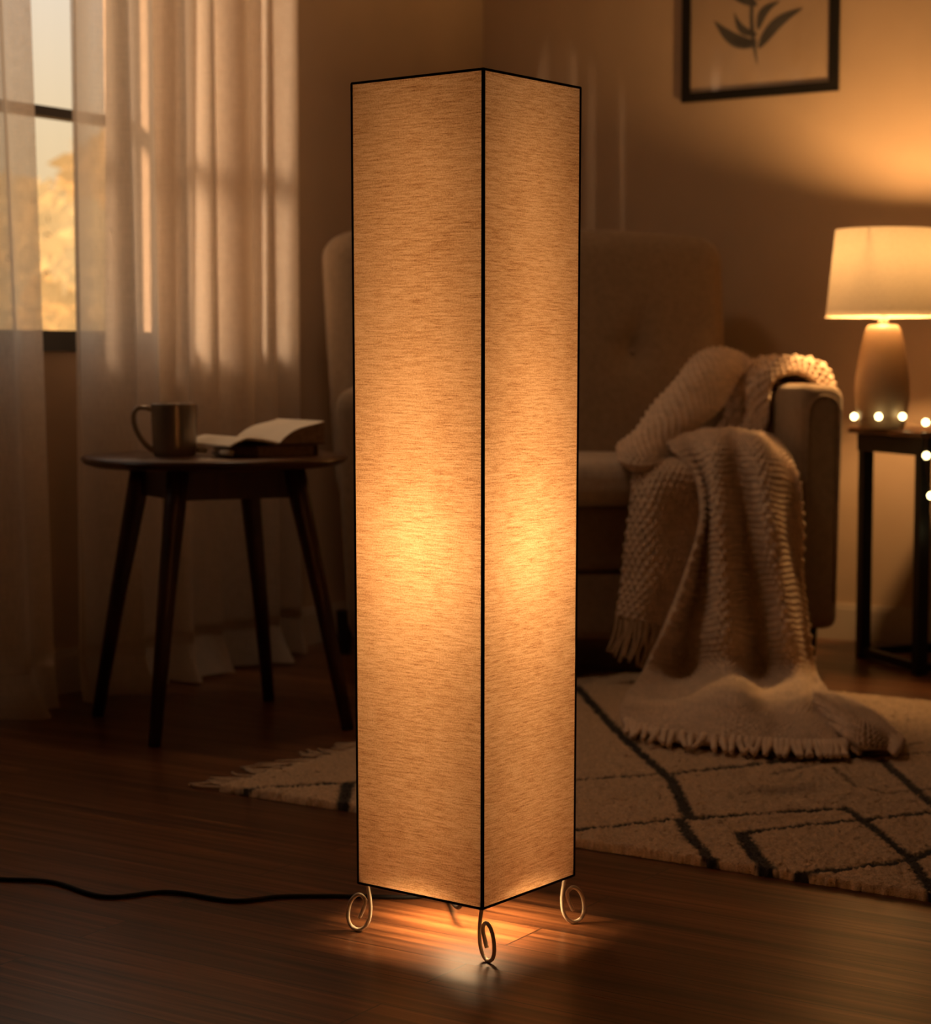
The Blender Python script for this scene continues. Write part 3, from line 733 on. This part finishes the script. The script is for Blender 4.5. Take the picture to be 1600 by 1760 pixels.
for i in range(9):
    a = Slobe[int((nl_ - 1) * (i + .5) / 9), -1]; d = ath(1560, 1285, RT) - ath(1520, 1268, RT); d /= np.linalg.norm(d)
    mk('hem_tassel', *tube(crom([a - d * .02 + [0, 0, .006], a + [0, 0, .004], a + d * .02 + [0, 0, .0], a + d * .04 + [0, 0, -.006]], 7), [.0075, .007, .006], 7), M['knit'], blk_, world=True)

# ================================================================== END TABLE, TABLE LAMP, STRING LIGHTS
EZ = .668
P1 = ath(1580, 1160)[:2]; P0 = ath(1483, 1130)[:2]
dv = (P0 - P1); dep = np.linalg.norm(dv); dv = dv / dep; du = np.array([dv[1], -dv[0]])     # dv: to the back, du: to the right
et = thing('end_table', 'square end table with thin black metal legs and brown top behind the armchair', 'table', (P1[0], P1[1], 0))
AXE = np.array([[du[0], du[1], 0], [dv[0], dv[1], 0], [0, 0, 1]])
EW = .36
def ew(u, w, z): return np.array([P1[0] + du[0] * u + dv[0] * w, P1[1] + du[1] * u + dv[1] * w, z])
mk('tabletop', *rbox(ew(EW / 2, dep / 2, EZ - .008), (EW + .07, dep + .10, .016), .003, 4, AXE), M['tabletop'], et, world=True, auto=40)
lw = .032
rails = [box(ew(EW / 2, w, EZ - .041), (EW + .03, lw, .05), AXE) for w in (0, dep)] + [box(ew(u, dep / 2, EZ - .041), (lw, dep + .05, .05), AXE) for u in (0, EW)]
mk('top_rail', *join(rails), M['metal'], et, world=True, smooth=False)
for u in (0, EW):
    for w in (0, dep): mk('leg', *box(ew(u, w, (EZ - .066) / 2), (lw, lw, EZ - .066), AXE), M['metal'], et, world=True, smooth=False)
mk('bottom_rail', *join([box(ew(EW / 2, w, .02), (EW, .024, .024), AXE) for w in (0, dep)] + [box(ew(u, dep / 2, .02), (.024, dep, .024), AXE) for u in (0, EW)]), M['metal'], et, world=True, smooth=False)
LP = at(1515, 735, 5.53); LP = np.array([LP[0], LP[1], EZ])
tlamp = thing('table_lamp', 'beige ceramic table lamp with a glowing cream drum shade on the end table', 'table lamp', tuple(LP))
pxm = 5.53 / F
mk('lamp_body', *lathe([(.0005, .0005)] + [(r * pxm, h * pxm) for r, h in ((36, .4), (38, 3), (41, 18), (45, 40), (47, 62), (46, 85), (42, 112), (36, 145), (31, 166), (28, 174), (24, 178), (9, 179))], 56), M['ceramic'], tlamp)
mk('neck', *lathe([(8.5 * pxm, 178 * pxm), (8.5 * pxm, 200 * pxm), (3 * pxm, 202 * pxm), (3 * pxm, 262 * pxm), (.0004, 262 * pxm)], 20), M['cream_shade'], tlamp)
zb0, zt0 = 192 * pxm, 340 * pxm
lsh_ = mk('lamp_shade', *lathe([(96.3 * pxm, zb0 + 7 * pxm), (83 * pxm, zt0)], 72), M['cream_shade'], tlamp)
mk('shade_trim', *lathe([(97 * pxm, zb0), (96.3 * pxm, zb0 + 7 * pxm)], 72), M['trim_shade'], lsh_)
mk('bulb', *lathe([(.0004, 262 * pxm), (8 * pxm, 264 * pxm), (17 * pxm, 284 * pxm), (18 * pxm, 296 * pxm), (12 * pxm, 311 * pxm), (.0004, 316 * pxm)], 20), M['bulb'], tlamp)
mk('spider', *join([tube([(0, 0, 232 * pxm), (83 * pxm * math.cos(a), 83 * pxm * math.sin(a), 336 * pxm)], .0015, 6) for a in (0, 2.1, 4.2)]), M['metal'], tlamp)
sl = thing('string_lights', 'string of tiny glowing round bulbs around the table lamp foot, hanging over the table edge', 'string lights', (LP[0], LP[1], EZ))
bul = [at(1468, 716, 5.53), at(1510, 716, 5.435), at(1551, 716, 5.45), at(1591, 726, 5.33)]
fe = ew(-.052, .10, EZ)
hang = [at(1592, 783, 5.255), at(1600, 852, 5.255), at(1612, 920, 5.255)]
back = [LP + [-.02, .085, .02], LP + [-.085, .03, .035]]
wp = back + [b + np.array([.0, .004, -.006]) for b in bul] + [at(1594, 738, 5.265)] + [b + np.array([0, .006, 0]) for b in hang]
mk('wire', *tube(crom(wp, 120), .0012, 6), M['wire'], sl, world=True)
def sph(c, r): 
    V, Fc = lathe([(r * math.sin(t) + 1e-5, -r * math.cos(t)) for t in np.linspace(0, PI, 13)], 18); return V + c, Fc
for b in bul + hang:
    mk('light_bulb', *sph(b, .0095), M['fairy'], sl, world=True)

# ================================================================== FRAMED PRINT
a0 = on_wall(1172, 177, NR, .012); a1 = on_wall(1440, 155, NR, .012)
t0, t1 = float(np.dot(a0 - CORNER, RD)), float(np.dot(a1 - CORNER, RD)); zb_ = float((a0[2] + a1[2]) / 2); zt_ = zb_ + .62
pf = thing('framed_print', 'black framed botanical print hanging on the wall above the armchair', 'picture', tuple(CORNER + RD * (t0 + t1) / 2 + np.array([0, 0, zb_])))
fw = .028
mk('frame', *join([rbx(t0, t1, .001, .019, zb_, zb_ + fw), rbx(t0, t1, .001, .019, zt_ - fw, zt_), rbx(t0, t0 + fw, .001, .019, zb_ + fw, zt_ - fw), rbx(t1 - fw, t1, .001, .019, zb_ + fw, zt_ - fw)]), M['frame'], pf, world=True, smooth=False)
def rw(t, z_, d): return CORNER + RD * t + NR * d + np.array([0, 0, z_])
V = [rw(t0 + fw, zb_ + fw, .008), rw(t1 - fw, zb_ + fw, .008), rw(t1 - fw, zt_ - fw, .008), rw(t0 + fw, zt_ - fw, .008)]; Fc = [(0, 1, 2, 3)]; mi = [0]
def tz(px, py):
    p = on_wall(px, py, NR, .009); return float(np.dot(p - CORNER, RD)), float(p[2])
def leafs(a, b, wd, n=14):
    a, b = np.array(tz(*a)), np.array(tz(*b)); d = b - a; nn = np.array([-d[1], d[0]]) / np.linalg.norm(d)
    k = len(V); L = []
    for i in range(n + 1):
        q = i / n; w = wd * math.sin(PI * q ** .75) ** .9 + .0006; c = a + d * q + nn * .02 * math.sin(PI * q)
        L.append((c + nn * w, c - nn * w))
    for l_, r_ in L: V.append(rw(*l_, .0095)); V.append(rw(*r_, .0095))
    for i in range(n): Fc.append((k + 2 * i, k + 2 * i + 1, k + 2 * i + 3, k + 2 * i + 2)); mi.append(1)
leafs((1302, 112), (1302, -60), .006)
for a, b, w_ in (((1302, 78), (1228, 36), .020), ((1303, 84), (1380, 14), .018), ((1302, 60), (1262, 22), .012), ((1302, 52), (1340, 2), .014), ((1302, 10), (1240, -60), .02), ((1302, 0), (1368, -70), .02), ((1302, -30), (1300, -120), .018), ((1302, 70), (1246, 52), .010)):
    leafs(a, b, w_)
mk('print', V, Fc, [M['print_'], M['ink']], pf, world=True, smooth=False, midx=mi)
mk('glass', [rw(t0 + fw, zb_ + fw, .014), rw(t1 - fw, zb_ + fw, .014), rw(t1 - fw, zt_ - fw, .014), rw(t0 + fw, zt_ - fw, .014)], [(0, 1, 2, 3)], M['glass'], pf, world=True, smooth=False)

# ================================================================== LIGHT
def point(name, loc, col, e, r=.03):
    l = bpy.data.lights.new(name, 'POINT'); l.color = col; l.energy = e; l.shadow_soft_size = r
    o = bpy.data.objects.new(name, l); COL.objects.link(o); o.location = loc; return o
WARM = (1, .61, .30)
point('floor_lamp_bulb_light', (LC[0], LC[1], .585), WARM, 2.3, .045)
for z_, e in ((.15, .24), (.27, .26), (.40, .34), (.49, .40), (.67, .42), (.77, .36), (.85, .32), (.98, .27), (1.10, .22), (1.20, .15)):  # extra points added up the shade to spread its glow, no bulbs there
    point('added_shade_glow', (LC[0], LC[1], z_), WARM, e, .03)
sl_ = bpy.data.lights.new('added_floor_pool_spot', 'SPOT'); sl_.color = WARM; sl_.energy = 21; sl_.spot_size = math.radians(128); sl_.spot_blend = 1.0; sl_.shadow_soft_size = .03  # spot added inside the shade to brighten the pool on the floor
slo = bpy.data.objects.new('added_floor_pool_spot', sl_); COL.objects.link(slo); slo.location = (LC[0], LC[1], .145)
point('table_lamp_bulb_light', (LP[0], LP[1], LP[2] + 296 * pxm), (1, .53, .185), 66, .03)
sun = bpy.data.lights.new('low_sun', 'SUN'); sun.color = (1, .66, .40); sun.energy = 24.0; sun.angle = math.radians(4)
so = bpy.data.objects.new('low_sun', sun); COL.objects.link(so)
sd = LD * .98 + NL * .155; sd = np.array([sd[0], sd[1], -.14])
so.rotation_euler = Vector(sd).to_track_quat('-Z', 'Y').to_euler(); so.location = (-6, -2, 3)
al = bpy.data.lights.new('added_overhead_fill', 'AREA'); al.shape = 'DISK'; al.size = .4; al.energy = 5.8; al.color = (1, .66, .40)  # unseen soft fill added below the ceiling, no fitting behind it
ao = bpy.data.objects.new('added_overhead_fill', al); COL.objects.link(ao); ao.location = (-.35, 4.55, 2.55)

w = bpy.data.worlds.new('dusk_sky'); scene.world = w; w.use_nodes = True; nt = w.node_tree; nt.nodes.clear()
def wn(ty, ins=None, **kw):
    d = nt.nodes.new(ty)
    for k, v_ in kw.items(): setattr(d, k, v_)
    for k, v_ in (ins or {}).items():
        if isinstance(v_, bpy.types.NodeSocket): nt.links.new(v_, d.inputs[k])
        else: d.inputs[k].default_value = v_
    return d
tc = wn('ShaderNodeTexCoord')
dt = wn('ShaderNodeVectorMath', {0: tc.outputs['Generated'], 1: tuple(-NL)}, operation='DOT_PRODUCT')
g = wn('ShaderNodeMapRange', {0: dt.outputs['Value'], 1: .1, 2: .6, 3: 0, 4: 1})
sx = wn('ShaderNodeSeparateXYZ', {0: tc.outputs['Generated']})
rp_ = wn('ShaderNodeValToRGB', {0: wn('ShaderNodeMapRange', {0: sx.outputs[2], 1: -.02, 2: .30, 3: 0, 4: 1}).outputs[0]})
el = rp_.color_ramp.elements
el[0].position = 0; el[0].color = (.80, .42, .12, 1); el[1].position = 1; el[1].color = (.72, .58, .46, 1)
for p_, c_ in ((.22, (.86, .58, .27, 1)), (.42, (.87, .66, .40, 1)), (.62, (.87, .72, .54, 1))):
    e_ = el.new(p_); e_.color = c_
mxw = wn('ShaderNodeMix', {0: g.outputs[0], 6: (.020, .011, .006, 1), 7: rp_.outputs[0]}, data_type='RGBA')
bg = wn('ShaderNodeBackground', {0: mxw.outputs[2], 1: 1.0}); ow = wn('ShaderNodeOutputWorld', {0: bg.outputs[0]})

# ================================================================== CAMERA
cam = bpy.data.cameras.new('camera'); co = bpy.data.objects.new('camera', cam); COL.objects.link(co)
cam.sensor_fit = 'HORIZONTAL'; cam.sensor_width = 36; cam.lens = F / 1600 * 36
co.location = (0, 0, H); co.rotation_euler = (PI / 2 - PITCH, 0, 0)
cam.dof.use_dof = True; cam.dof.focus_distance = 2.78; cam.dof.aperture_fstop = 5.6
scene.camera = co
scene.view_settings.view_transform = 'Standard'; scene.view_settings.look = 'None'
scene.view_settings.exposure = 0
try:
    scene.cycles.use_denoising = True
    scene.cycles.max_bounces = 10; scene.cycles.diffuse_bounces = 5; scene.cycles.transparent_max_bounces = 12
    scene.cycles.sample_clamp_indirect = 4
except Exception: pass
